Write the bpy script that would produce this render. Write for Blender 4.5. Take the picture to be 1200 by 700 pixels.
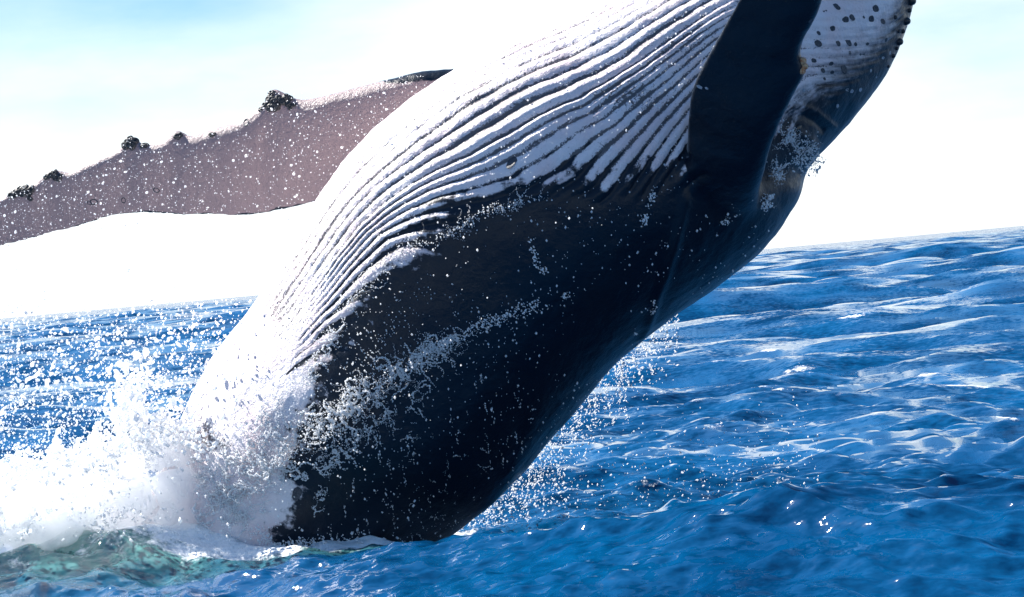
import bpy, math, random
import numpy as np
from mathutils import Matrix, Vector

random.seed(7)
rng = np.random.default_rng(7)
sc = bpy.context.scene
for o in list(bpy.data.objects):
    bpy.data.objects.remove(o)

# ------------------------------------------------------------------ camera
FPX = 2520.0                       # focal length in photograph pixels (1200 wide)
CAMZ = 2.27
ROLL, PITCH = math.radians(5.19), math.radians(0.71)
CAM = np.array([0.0, 0.0, CAMZ])
FWD = np.array([0, math.cos(PITCH), -math.sin(PITCH)])
UP0 = np.array([0, math.sin(PITCH), math.cos(PITCH)])
RT0 = np.array([1.0, 0, 0])
UP = UP0 * math.cos(ROLL) + RT0 * math.sin(ROLL)
RT = RT0 * math.cos(ROLL) - UP0 * math.sin(ROLL)
cd = bpy.data.cameras.new('camera')
cam = bpy.data.objects.new('camera', cd)
sc.collection.objects.link(cam)
cd.sensor_width = 36.0
cd.lens = 36.0 * FPX / 1200.0
cd.clip_start, cd.clip_end = 0.1, 30000
cam.matrix_world = Matrix(((RT[0], UP[0], -FWD[0], CAM[0]), (RT[1], UP[1], -FWD[1], CAM[1]),
                           (RT[2], UP[2], -FWD[2], CAM[2]), (0, 0, 0, 1)))
sc.camera = cam

# ------------------------------------------------------------------ light
SUN_DIR = np.array([-0.60, 0.33, 0.72])       # towards the sun
SUN_DIR /= np.linalg.norm(SUN_DIR)
sun_el = math.asin(SUN_DIR[2])
sun_az = math.atan2(SUN_DIR[0], SUN_DIR[1])   # clockwise from +Y
w = bpy.data.worlds.new('World')
sc.world = w
w.use_nodes = True
wn, wl = w.node_tree.nodes, w.node_tree.links
wn.clear()
wo = wn.new('ShaderNodeOutputWorld')
bg = wn.new('ShaderNodeBackground')
bg.inputs['Strength'].default_value = 0.055
sky = wn.new('ShaderNodeTexSky')
sky.sky_type = 'NISHITA'
sky.sun_disc = False
sky.sun_elevation = sun_el
sky.sun_rotation = sun_az
sky.air_density, sky.dust_density, sky.ozone_density = 1.0, 0.35, 4.0
tc = wn.new('ShaderNodeTexCoord')
mp = wn.new('ShaderNodeMapping')
mp.inputs['Scale'].default_value = (1.0, 1.0, 3.2)
mp.inputs['Location'].default_value = (6.4, 5.2, 0.1)
cn = wn.new('ShaderNodeTexNoise')
cn.inputs['Scale'].default_value = 2.6
cn.inputs['Detail'].default_value = 7
cn.inputs['Roughness'].default_value = 0.52
cr = wn.new('ShaderNodeMapRange')
cr.inputs['From Min'].default_value = 0.30
cr.inputs['From Max'].default_value = 0.58
cr.inputs['To Max'].default_value = 0.9
# cloud bank all round the horizon, thinning out with height
sx = wn.new('ShaderNodeSeparateXYZ')
wl.new(tc.outputs['Generated'], sx.inputs[0])
ce = wn.new('ShaderNodeMapRange')
ce.interpolation_type = 'SMOOTHSTEP'
ce.inputs['From Min'].default_value = 0.10
ce.inputs['From Max'].default_value = 0.22
ce.inputs['To Min'].default_value = 1.0
ce.inputs['To Max'].default_value = 0.06
wl.new(sx.outputs['Z'], ce.inputs['Value'])
cm = wn.new('ShaderNodeMath')
cm.operation = 'MULTIPLY'
wl.new(cr.outputs['Result'], cm.inputs[0])
wl.new(ce.outputs['Result'], cm.inputs[1])
cmix = wn.new('ShaderNodeMixRGB')
cmix.inputs['Color2'].default_value = (8.2, 8.6, 8.8, 1)
wl.new(tc.outputs['Generated'], mp.inputs['Vector'])
wl.new(mp.outputs['Vector'], cn.inputs['Vector'])
wl.new(cn.outputs['Fac'], cr.inputs['Value'])
ch = wn.new('ShaderNodeMapRange')          # pale sea haze right at the horizon
ch.interpolation_type = 'SMOOTHSTEP'
ch.inputs['From Min'].default_value = 0.0
ch.inputs['From Max'].default_value = 0.09
ch.inputs['To Min'].default_value = 0.85
ch.inputs['To Max'].default_value = 0.0
wl.new(sx.outputs['Z'], ch.inputs['Value'])
cx_ = wn.new('ShaderNodeMath')
cx_.operation = 'MAXIMUM'
wl.new(cm.outputs[0], cx_.inputs[0])
wl.new(ch.outputs['Result'], cx_.inputs[1])
wl.new(cx_.outputs[0], cmix.inputs['Fac'])
hs = wn.new('ShaderNodeHueSaturation')
hs.inputs['Saturation'].default_value = 1.3
wl.new(sky.outputs['Color'], hs.inputs['Color'])
wl.new(hs.outputs['Color'], cmix.inputs['Color1'])
wl.new(cmix.outputs['Color'], bg.inputs['Color'])
wl.new(bg.outputs['Background'], wo.inputs['Surface'])

sd = bpy.data.lights.new('sun', 'SUN')
sd.energy = 5.0
sd.angle = math.radians(0.53)
sd.color = (1.0, 0.96, 0.90)
sun = bpy.data.objects.new('sun', sd)
sc.collection.objects.link(sun)
sun.rotation_euler = Vector(SUN_DIR).to_track_quat('Z', 'Y').to_euler()
sun.location = (-20, 10, 30)

sc.view_settings.view_transform = 'Standard'
sc.view_settings.look = 'None'
sc.view_settings.gamma = 1.0
sc.view_settings.exposure = 1.5
sc.view_settings.use_curve_mapping = False
sc.cycles.use_denoising = True
sc.cycles.max_bounces = 20
sc.cycles.volume_bounces = 20
sc.cycles.sample_clamp_indirect = 6

# ------------------------------------------------------------------ helpers
def P(px, py, d):
    """photograph pixel + distance along the view axis -> world (arrays allowed)"""
    px, py, d = np.broadcast_arrays(np.asarray(px, float), np.asarray(py, float), np.asarray(d, float))
    return CAM + d[..., None] * (FWD + (px[..., None] - 600) / FPX * RT + (350 - py[..., None]) / FPX * UP)

def to_cam(p):
    q = p - CAM
    return q @ RT, q @ UP, q @ FWD

def project(p):
    x, y, d = to_cam(p)
    return 600 + FPX * x / d, 350 - FPX * y / d, d

def ground(px, py, z=0.0):
    v = FWD + (px - 600) / FPX * RT + (350 - py) / FPX * UP
    return CAM + v * ((z - CAMZ) / v[2])

def sstep(a, b, x):
    t = np.clip((x - a) / (b - a), 0, 1)
    return t * t * (3 - 2 * t)

def _hash(i, j, k, s):
    h = (i.astype(np.uint32) * np.uint32(374761393) + j.astype(np.uint32) * np.uint32(668265263)
         + k.astype(np.uint32) * np.uint32(2147483647 - 61) + np.uint32(s * 974711 + 13))
    h = (h ^ (h >> np.uint32(13))) * np.uint32(1274126177)
    h = (h ^ (h >> np.uint32(16))) * np.uint32(2246822519)
    h ^= h >> np.uint32(15)
    return h.astype(np.float32) / np.float32(4294967295.0)

def vnoise(p, s=0):
    p = np.asarray(p, np.float64)
    f = np.floor(p)
    i = f.astype(np.int64) & 0xffffff
    u = (p - f).astype(np.float32)
    u = u * u * (3 - 2 * u)
    out = 0
    for a in (0, 1):
        wa = u[:, 0] if a else 1 - u[:, 0]
        for b in (0, 1):
            wb = u[:, 1] if b else 1 - u[:, 1]
            for c in (0, 1):
                wc = u[:, 2] if c else 1 - u[:, 2]
                out = out + wa * wb * wc * _hash(i[:, 0] + a, i[:, 1] + b, i[:, 2] + c, s)
    return out * 2 - 1

def fbm(p, octaves=4, s=0, gain=0.5):
    p = np.asarray(p, float) + 500.0
    r, a = 0, 1.0
    for k in range(octaves):
        r = r + a * vnoise(p * 2.03 ** k, s + k)
        a *= gain
    return r

def mesh_obj(name, verts, faces=None, loops=None, smooth=True, mat=None, parent=None):
    me = bpy.data.meshes.new(name)
    if faces is not None and isinstance(faces, np.ndarray):
        n = faces.shape[1]
        me.vertices.add(len(verts))
        me.vertices.foreach_set('co', np.asarray(verts, np.float32).ravel())
        me.loops.add(faces.size)
        me.loops.foreach_set('vertex_index', faces.astype(np.int32).ravel())
        me.polygons.add(len(faces))
        me.polygons.foreach_set('loop_start', np.arange(0, faces.size, n, dtype=np.int32))
        me.update(calc_edges=True)
    else:
        me.from_pydata([tuple(v) for v in verts], [], faces)
    if smooth:
        me.polygons.foreach_set('use_smooth', np.ones(len(me.polygons), bool))
    me.update()
    o = bpy.data.objects.new(name, me)
    sc.collection.objects.link(o)
    if mat:
        me.materials.append(mat)
    if parent:
        o.parent = parent
    return o

def attr(me, name, val):
    val = np.asarray(val, np.float32)
    if val.ndim == 1:
        a = me.attributes.new(name, 'FLOAT', 'POINT')
        a.data.foreach_set('value', val)
    else:
        a = me.attributes.new(name, 'FLOAT_VECTOR', 'POINT')
        a.data.foreach_set('vector', val.ravel())

def remeshed(verts, faces, voxel):
    """closed pieces -> one continuous voxel-remeshed surface (verts, quads)"""
    o = mesh_obj('scratch', verts, faces)
    m = o.modifiers.new('r', 'REMESH')
    m.mode = 'VOXEL'
    m.voxel_size = voxel
    m.adaptivity = 0
    dg = bpy.context.evaluated_depsgraph_get()
    ev = o.evaluated_get(dg)
    me = ev.to_mesh()
    n = len(me.vertices)
    co = np.empty(n * 3, np.float32)
    me.vertices.foreach_get('co', co)
    li = np.empty(len(me.loops), np.int32)
    me.loops.foreach_get('vertex_index', li)
    q = li.reshape(-1, 4)
    ev.to_mesh_clear()
    d = o.data
    bpy.data.objects.remove(o)
    bpy.data.meshes.remove(d)
    return co.reshape(-1, 3).astype(float), q.copy()

def edges_of(q):
    e = np.concatenate([q[:, [0, 1]], q[:, [1, 2]], q[:, [2, 3]], q[:, [3, 0]]])
    return e

def laplace(v, q, it, lam=0.5, wgt=None):
    e = edges_of(q)
    a, b = e[:, 0], e[:, 1]
    n = len(v)
    deg = np.bincount(a, minlength=n) + np.bincount(b, minlength=n)
    for _ in range(it):
        s = np.empty_like(v)
        for k in range(3):
            s[:, k] = np.bincount(a, v[b, k], n) + np.bincount(b, v[a, k], n)
        d = s / deg[:, None] - v
        v = v + lam * (d if wgt is None else d * wgt[:, None])
    return v

def normals_of(v, q):
    fn = np.cross(v[q[:, 2]] - v[q[:, 0]], v[q[:, 3]] - v[q[:, 1]])
    n = np.zeros_like(v)
    for k in range(3):
        for c in range(4):
            n[:, k] += np.bincount(q[:, c], fn[:, k], len(v))
    return n / np.maximum(np.linalg.norm(n, axis=1, keepdims=True), 1e-12)

def tag(o, label=None, cat=None, group=None, kind=None):
    if label: o['label'] = label
    if cat: o['category'] = cat
    if group: o['group'] = group
    if kind: o['kind'] = kind
    return o

class NT:
    def __init__(self, name):
        self.m = bpy.data.materials.new(name)
        self.m.use_nodes = True
        self.t = self.m.node_tree
        self.t.nodes.clear()
        self.out = self.t.nodes.new('ShaderNodeOutputMaterial')
    def n(self, typ, props=None, **ins):
        nd = self.t.nodes.new('ShaderNode' + typ)
        for k, v in (props or {}).items():
            setattr(nd, k, v)
        for k, v in ins.items():
            k = int(k[1:]) if k[0] == '_' and k[1:].isdigit() else k.replace('_', ' ')
            self.set(nd, k, v)
        return nd
    def set(self, nd, k, v):
        s = nd.inputs[k]
        if isinstance(v, bpy.types.NodeSocket): self.t.links.new(v, s)
        else: s.default_value = v
    def math(self, op, a, b=0.0, clamp=False):
        return self.n('Math', dict(operation=op, use_clamp=clamp), _0=a, _1=b).outputs[0]
    def vmath(self, op, a, b=(0, 0, 0)):
        return self.n('VectorMath', dict(operation=op), _0=a, _1=b).outputs[0]
    def mix(self, f, a, b):
        return self.n('MixRGB', None, Fac=f, Color1=a, Color2=b).outputs[0]
    def rng(self, v, a, b, c=0.0, d=1.0, smooth=True):
        return self.n('MapRange', dict(interpolation_type='SMOOTHSTEP' if smooth else 'LINEAR'), Value=v, From_Min=a, From_Max=b, To_Min=c, To_Max=d).outputs[0]
    def attr(self, name, out='Fac'):
        return self.n('Attribute', dict(attribute_name=name)).outputs[out]
    def noise(self, vec, scale, detail=3, rough=0.5, out='Fac'):
        return self.n('TexNoise', None, Vector=vec, Scale=scale, Detail=detail, Roughness=rough).outputs[out]
    def done(self, shader):
        self.t.links.new(shader, self.out.inputs['Surface'])
        return self.m

# ------------------------------------------------------------------ whale body rings (metres in the plane 18 m away)
DEP = 18.0
SC = FPX / DEP
RL = np.array([(110, 830), (150, 665), (183, 555), (235, 440), (300, 350), (348, 270), (410, 182), (480, 117), (565, 67),
               (650, 30), (740, -14), (830, -58), (915, -105), (990, -155), (1040, -200), (1065, -235)], float)
RR = np.array([(310, 880), (425, 750), (505, 650), (588, 582), (655, 505), (722, 427), (788, 374), (848, 330), (900, 285),
               (932, 238), (957, 190), (1008, 130), (1048, 72), (1072, 5), (1085, -80), (1085, -170)], float)
def catmull(pts, n):
    k = len(pts)
    t = np.linspace(0, k - 1, n)
    i = np.clip(t.astype(int), 0, k - 2)
    u = (t - i)[:, None]
    g = lambda j: pts[np.clip(j, 0, k - 1)]
    p0, p1, p2, p3 = g(i - 1), g(i), g(i + 1), g(i + 2)
    return t, 0.5 * (2 * p1 + (p2 - p0) * u + (2 * p0 - 5 * p1 + 4 * p2 - p3) * u ** 2 + (3 * p1 - p0 - 3 * p2 + p3) * u ** 3)
NR = 241
RT_T, rl = catmull(RL, NR)
_, rr = catmull(RR, NR)
tom = lambda p: np.stack([(p[:, 0] - 600) / SC, (350 - p[:, 1]) / SC], 1)
rl, rr = tom(rl), tom(rr)
RC = (rl + rr) / 2
RH = (rr - rl) / 2
RW = np.linalg.norm(RH, axis=1)
RHn = RH / RW[:, None]
RD = RW * np.interp(RT_T, [0, 4, 8, 11, 15], [0.9, 0.97, 0.98, 0.92, 0.75])
RZ = DEP + np.interp(RT_T, [0, 2, 8, 11, 15], [0.25, 0.1, 0.0, 0.05, 0.3])

def planar_to_world(xy, d):
    return CAM + d[:, None] * FWD + xy[:, :1] * RT + xy[:, 1:2] * UP

def surf(t, phi, off=0.0):
    """body surface from ring number and angle (0 faces the camera, +90 deg the back side at right)"""
    t, phi = np.atleast_1d(np.asarray(t, float)), np.atleast_1d(np.asarray(phi, float))
    I = lambda a: np.interp(t, RT_T, a)
    c = np.stack([I(RC[:, 0]), I(RC[:, 1])], 1)
    h = np.stack([I(RHn[:, 0]), I(RHn[:, 1])], 1)
    wdt, dd = I(RW) + off, I(RD) + off
    return planar_to_world(c + h * (wdt * np.sin(phi))[:, None], I(RZ) - dd * np.cos(phi))

def param(p):
    """world -> ring number, angle, relative radius"""
    x, y, d = to_cam(p)
    tt = np.empty(len(p)); 
    for s in range(0, len(p), 60000):
        sl = slice(s, s + 60000)
        dx = x[sl, None] - RC[None, :, 0]
        dy = y[sl, None] - RC[None, :, 1]
        f = RHn[None, :, 0] * dy - RHn[None, :, 1] * dx        # >0 : beyond the ring
        ok = (f[:, :-1] >= 0) & (f[:, 1:] < 0)
        dist = np.hypot(dx, dy)[:, :-1]
        dist = np.where(ok, dist, 1e9)
        i = np.argmin(dist, 1)
        none = ~ok.any(1)
        a = np.take_along_axis(f, i[:, None], 1)[:, 0]
        b = np.take_along_axis(f, i[:, None] + 1, 1)[:, 0]
        r = RT_T[i] + a / np.where(np.abs(a - b) < 1e-9, 1, a - b) * (RT_T[1] - RT_T[0])
        lo = f[:, 0] < 0
        r = np.where(none, np.where(lo, 0.0, RT_T[-1]), r)
        tt[sl] = r
    I = lambda a: np.interp(tt, RT_T, a)
    along = (x - I(RC[:, 0])) * I(RHn[:, 0]) + (y - I(RC[:, 1])) * I(RHn[:, 1])
    sx, sy = along / I(RW), -(d - I(RZ)) / I(RD)
    return tt, np.arctan2(sx, sy), np.hypot(sx, sy)

def front(px, py):
    """pixel -> ring number and angle on the camera side of the body"""
    px, py = np.atleast_1d(np.asarray(px, float)), np.atleast_1d(np.asarray(py, float))
    d = np.full(px.shape, DEP - 1.0)
    for _ in range(5):
        p = P(px, py, d)
        t, ph, e = param(p)
        x, y, _d = to_cam(p)
        I = lambda a: np.interp(t, RT_T, a)
        s = np.clip(((x - I(RC[:, 0])) * I(RHn[:, 0]) + (y - I(RC[:, 1])) * I(RHn[:, 1])) / I(RW), -0.999, 0.999)
        d = I(RZ) - I(RD) * np.sqrt(1 - s * s)
    return t, np.arcsin(s)

# ------------------------------------------------------------------ flippers
FAR_TOP = [(-150, 318, 17.5), (-110, 292, 17.55), (-60, 262, 17.7), (0, 234, 17.9), (20, 220, 17.93), (40, 216, 17.96), (61, 200, 18.0), (82, 202, 18.03),
           (110, 189, 18.06), (138, 176, 18.1), (152, 158, 18.1), (168, 169, 18.15), (190, 166, 18.2), (207, 152, 18.2), (224, 159, 18.25),
           (250, 151, 18.3), (280, 142, 18.35), (308, 123, 18.4), (321, 105, 18.45), (352, 116, 18.5), (400, 106, 18.7), (455, 92, 18.9), (495, 84, 19.05), (560, 76, 19.15), (680, 50, 19.05)]
FAR_BOT = [(-150, 322, 17.5), (-110, 322, 17.55), (-60, 311, 17.65), (0, 290, 17.8), (18, 285, 17.83), (40, 279, 17.86), (62, 272, 17.9), (82, 268, 17.9),
           (105, 261, 17.93), (130, 254, 17.96), (148, 251, 18.0), (165, 250, 18.0), (185, 250, 18.05), (203, 251, 18.05), (218, 252, 18.1),
           (240, 252, 18.1), (265, 253, 18.15), (290, 252, 18.2), (308, 250, 18.25), (340, 243, 18.35), (375, 236, 18.5), (415, 228, 18.75), (450, 222, 18.9), (510, 214, 19.05), (610, 190, 19.0)]
NEAR_L = [(815, 270, 17.7), (805, 245, 17.2), (799, 222, 16.85), (801, 190, 16.6), (805, 150, 16.4), (808, 118, 16.2), (814, 98, 16.08), (821, 82, 15.99), (829, 67, 15.91),
          (839, 49, 15.8), (849, 30, 15.7), (861, 8, 15.56), (870, -10, 15.45), (895, -50, 15.2), (935, -130, 14.8), (985, -220, 14.4), (1032, -292, 14.1)]
NEAR_R = [(885, 255, 17.9), (888, 235, 17.4), (890, 212, 16.95), (898, 182, 16.62), (908, 155, 16.42), (921, 127, 16.22), (935, 99, 16.08), (945, 81, 15.99), (939, 64, 15.91),
          (941, 46, 15.8), (949, 30, 15.7), (960, 8, 15.56), (966, -10, 15.45), (985, -55, 15.2), (1018, -135, 14.8), (1045, -225, 14.4), (1054, -296, 14.1)]
FAR_D = lambda x: np.interp(x, [-150, 0, 150, 300, 400, 480, 560, 680], [20.6, 20.3, 19.95, 19.55, 19.35, 19.2, 19.15, 19.05])
FAR_TOP = [(a, b, float(FAR_D(a)) - .13) for a, b, c in FAR_TOP]
FAR_BOT = [(a, b, float(FAR_D(a + (20 if a > 100 else 0))) + .13) for a, b, c in FAR_BOT]
def flipper(lead, trail, thick, seg=40, sub=6):
    ld, tr = np.array(lead, float), np.array(trail, float)
    _, ld = catmull(ld, (len(ld) - 1) * sub + 1)
    _, tr = catmull(tr, (len(tr) - 1) * sub + 1)
    A, B = P(ld[:, 0], ld[:, 1], ld[:, 2]), P(tr[:, 0], tr[:, 1], tr[:, 2])
    n = len(A)
    mid = (A + B) / 2
    span = np.gradient(mid, axis=0)
    nrm = np.cross(span, B - A)
    nrm /= np.linalg.norm(nrm, axis=1, keepdims=True)
    th = np.interp(np.linspace(0, 1, n), np.linspace(0, 1, len(thick)), thick)
    x = 0.5 - 0.5 * np.cos(np.linspace(0, np.pi, seg // 2 + 1))
    y = 5 * (.2969 * np.sqrt(x) - .126 * x - .3516 * x ** 2 + .2843 * x ** 3 - .1015 * x ** 4) + 0.09 * sstep(0, .05, x)
    xs = np.concatenate([x, x[-2:0:-1]])
    ys = np.concatenate([y, -y[-2:0:-1]])
    V = A[:, None] + (B - A)[:, None] * xs[None, :, None] + nrm[:, None] * (ys[None, :, None] * th[:, None, None])
    m = len(xs)
    V = V.reshape(-1, 3)
    F = []
    for i in range(n - 1):
        for j in range(m):
            a, b = i * m + j, i * m + (j + 1) % m
            F.append((a, b, b + m, a + m))
    c0, c1 = len(V), len(V) + 1
    V = np.vstack([V, V[:m].mean(0), V[-m:].mean(0)])
    for j in range(m):
        F.append((c0, (j + 1) % m, j))
        F.append((c1, (n - 1) * m + j, (n - 1) * m + (j + 1) % m))
    return V, F

def tube_faces(nr, m, off=0):
    F = []
    for i in range(nr - 1):
        for j in range(m):
            a, b = off + i * m + j, off + i * m + (j + 1) % m
            F.append((a, b, b + m, a + m))
    return F

M = 160
ph = np.linspace(-math.pi, math.pi, M, endpoint=False)
T, PH = np.repeat(RT_T, M), np.tile(ph, NR)
bv = surf(T, PH)
bf = tube_faces(NR, M)
tipc = surf([RT_T[-1]] * M, ph).mean(0) + 0.30 * (UP * 0.9 + RT * 0.2)
bv = np.vstack([bv, surf([0] * M, ph).mean(0), tipc])
for j in range(M):
    bf.append((NR * M, (j + 1) % M, j))
    bf.append((NR * M + 1, (NR - 1) * M + j, (NR - 1) * M + (j + 1) % M))
V, F = [bv], list(bf)
off = len(bv)
for lead, trail, thick in ((FAR_TOP, FAR_BOT, [.05, .09, .11, .13, .16, .20, .24, .30]),
                           (NEAR_R, NEAR_L, [.30, .32, .30, .26, .23, .20, .17, .13, .08, .05])):
    fv, ff = flipper(lead, trail, thick)
    V.append(fv)
    F += [tuple(a + off for a in f) for f in ff]
    off += len(fv)
wv, wq = remeshed(np.vstack(V), F, 0.0165)
# smooth, more where the flippers grow out of the body
wv = laplace(wv, wq, 5, 0.5)
t_, phi_, e_ = param(wv)
roots = np.concatenate([P([850], [235], [16.9]), P([600], [130], [19.1])])
rootw = np.zeros(len(wv))
for r in roots:
    dd = np.linalg.norm(wv - r, axis=1)
    rootw = np.maximum(rootw, sstep(1.0, 0.55, dd) * sstep(1.28, 1.1, e_))
wv = laplace(wv, wq, 40, 0.5, rootw)

t_, phi_, e_ = param(wv)
px_, py_, d_ = project(wv)
nrm_ = normals_of(wv, wq)
if ((nrm_ * (wv - wv.mean(0))).sum(1)).mean() < 0:
    nrm_ = -nrm_
bodyw = sstep(1.16, 1.07, e_)
deg = np.degrees(phi_)
is_near = (e_ > 1.05) & (d_ < 17.6) & (px_ > 780) & (py_ < 290)
is_far = (e_ > 1.05) & (px_ < 700) & (py_ < 340) & (d_ > 17.2)

PHB = np.interp(t_, [0, 1, 2, 3, 4, 5, 6, 7, 8, 9, 10, 11, 12, 13, 14],
                [8, 8, 3, -14, -25, -23, -13, 2, 17, 27, 33, 37, 48, 44, 40])      # edge of the white belly
# ventral pleats: grooves run along level lines of psi0
PHIV = -68.0
psi = deg - PHIV
psi = np.where(psi > 180, psi - 360, psi)
apsi = np.abs(psi)
S_in = np.interp(t_, [2, 3, 4, 5.3, 6.65, 8.1, 10, 12, 14, 15], [.40, .44, .50, .60, .86, 1.0, .95, .9, .85, .8])
S_out = np.interp(t_, [3, 5, 6, 7.1, 8.2, 8.8, 10, 12, 15], [1.0, 1.12, 1.18, 1.17, 1.05, 1.0, .95, 1.0, 1.0])
wo_ = sstep(30, 85, apsi)
psi0 = psi / (S_in * (1 - wo_) + S_out * wo_)
wob = fbm(np.stack([t_ * 0.9, psi0 * 0.03, np.zeros_like(t_)], 1), 3, 11)
wob2 = fbm(np.stack([t_ * 6, psi0 * 0.12, np.zeros_like(t_)], 1), 3, 15)
GSP = 6.4
psi0 = psi0 - 30 * np.clip(t_ - 10.6, 0, 5)
gi = (psi0 + np.sign(psi0) * 0.9 * np.clip(np.abs(psi0) - 44, 0, 34) * (t_ < 10.6) + 30.6 * (psi0 > 0) * (t_ >= 10.6) + 1.1 * wob + 0.3 * wob2) / GSP
gx = np.abs(gi - np.round(gi)) * 2                       # 0 in the groove, 1 on the ridge
gkey = np.round(gi)
grw = 0.85 + 0.35 * vnoise(np.stack([gkey * 3.7 + 100, np.full_like(gi, 3.3), t_ * .5], 1), 3)
groove = np.exp(-(gx / (0.40 * grw)) ** 2)
gstr = np.clip(0.88 + 0.2 * sstep(50, 70, np.abs(psi0)) + 0.5 * vnoise(np.stack([gkey * 5.31 + 700, t_ * .55 + 40, gkey * 0 + 7.7], 1), 8), .45, 1.2)
zone = gstr * (sstep(3.0, 5.0, t_) * sstep(15.2, 13, t_) * np.where(t_ > 10.6, 1.0, sstep(118, 92, np.abs(psi0))) * bodyw
        * np.where(deg > 12, sstep(6.9, 7.4, t_ + 0.2 * wob), 1.0)
        * sstep(64, 50, deg) * sstep(-9, 3, PHB + np.where(t_ > 6.9, 8, 0) - deg))
ridge = np.sqrt(np.clip(gx, 0, 1))
spac = np.interp(t_, RT_T, RW) * math.radians(GSP) * (S_in * (1 - wo_) + S_out * wo_)
amp = np.clip(spac * 0.24, 0, 0.055) * np.interp(t_, [0, 9.5, 11, 15], [1, 1, .7, .6])
disp = zone * amp * (ridge - 0.65)
# general unevenness of hide
disp += bodyw * (0.016 * fbm(wv * 1.3, 3, 21) + 0.006 * fbm(wv * 6.0, 3, 25))
disp += (1 - bodyw) * (0.008 * fbm(wv * 3.0, 3, 31) + 0.003 * fbm(wv * 12.0, 2, 33))
# mouth corner folds and neck crease, given by surface lines in (t, phi)
def line_disp(pts, width, depth, profile='groove'):
    global disp
    tt, pp = front([p[0] for p in pts], [p[1] for p in pts])
    s = surf(tt, pp)
    best = np.full(len(wv), 9.0)
    near = np.linalg.norm(wv - s.mean(0), axis=1) < 2.0
    q = wv[near]
    b = np.full(len(q), 9.0)
    for k in range(len(s) - 1):
        a, c = s[k], s[k + 1]
        u = np.clip(((q - a) @ (c - a)) / ((c - a) @ (c - a)), 0, 1)
        b = np.minimum(b, np.linalg.norm(q - a - u[:, None] * (c - a), axis=1))
    best[near] = b
    g = np.exp(-(best / width) ** 2) * (e_ < 1.1)
    disp = disp + depth * g
line_disp([(914, 140), (922, 127), (938, 124), (955, 130), (970, 142), (980, 150)], 0.022, 0.013)
line_disp([(918, 150), (928, 138), (942, 136), (956, 143), (966, 153)], 0.024, -0.018)
line_disp([(925, 165), (938, 158), (950, 166), (956, 176)], 0.05, 0.015)
line_disp([(900, 205), (920, 200), (938, 203), (950, 206), (960, 208)], 0.12, -0.03)
line_disp([(752, 395), (770, 350), (785, 310), (796, 270), (804, 235)], 0.05, 0.022)
line_disp([(800, 120), (797, 160), (797, 200), (800, 225)], 0.04, 0.02)
wv = wv + nrm_ * disp[:, None]

# white / dark pigment field (positive = white)
rid = np.floor(gi)
phb = PHB + np.where((t_ > 4.5) & (t_ < 10), 7.0 * vnoise(np.stack([rid * 2.71 + 300, rid * 0 + 5.5, rid * 0 + 2.2], 1), 19), 0)
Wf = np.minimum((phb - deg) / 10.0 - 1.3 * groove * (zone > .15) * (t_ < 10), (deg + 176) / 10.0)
Wf = np.where(Wf < -1.0, Wf * 3 + 2, Wf)
# far flipper: white underside, dark leading edge at the root; near flipper: dark
ftop = np.array([(a, b) for a, b, c in FAR_TOP]); fbot = np.array([(a, b) for a, b, c in FAR_BOT])
ty, by = np.interp(px_, ftop[:, 0], ftop[:, 1]), np.interp(px_, fbot[:, 0], fbot[:, 1])
cx = (py_ - ty) / np.maximum(by - ty, 4)
away = nrm_ @ FWD
Wfar = np.minimum(3.0, np.where(away > 0.15, -2.0, 3.0))
Wfar = np.minimum(Wfar, (cx - np.interp(px_, [-200, 430, 455, 530], [-.2, -.05, .06, .09])) * 30)
Wfar = np.minimum(Wfar, (0.985 - cx + 0.02 * fbm(wv * 4, 2, 41)) * 60)
Wnear = np.full(len(wv), -4.0)
Wf = np.where(is_far, Wfar, np.where(is_near, Wnear, Wf))
Wf = np.where((~is_far) & (~is_near) & (e_ > 1.05) & (d_ < 17.5) & (px_ > 795) & (px_ < 930), -3, Wf)
# groove pigment zones
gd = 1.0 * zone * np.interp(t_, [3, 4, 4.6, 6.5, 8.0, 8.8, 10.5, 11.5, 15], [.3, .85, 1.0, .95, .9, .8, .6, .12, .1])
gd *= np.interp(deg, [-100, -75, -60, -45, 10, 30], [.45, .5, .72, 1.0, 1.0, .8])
darkspeck = np.exp(-(((px_ - 610) / 60) ** 2 + ((py_ - 118) / 16) ** 2)) * .5 + np.exp(-(((px_ - 735) / 45) ** 2 + ((py_ - 112) / 20) ** 2)) * .8 \
    + np.exp(-(((px_ - 330) / 28) ** 2 + ((py_ - 362) / 40) ** 2)) * .75 + np.exp(-(((px_ - 240) / 14) ** 2 + ((py_ - 510) / 26) ** 2)) * 1.0 \
    + np.exp(-(((px_ - 262) / 14) ** 2 + ((py_ - 520) / 10) ** 2)) * .8 + np.exp(-(((px_ - 800) / 70) ** 2 + ((py_ - 45) / 30) ** 2)) * .55
darkspeck += np.exp(-(((px_ - 440) / 75) ** 2 + ((py_ - 285) / 42) ** 2)) * .6 + np.exp(-(((px_ - 560) / 70) ** 2 + ((py_ - 170) / 26) ** 2)) * .35
darkspeck *= (d_ < 18.4) & (~is_near)

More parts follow.
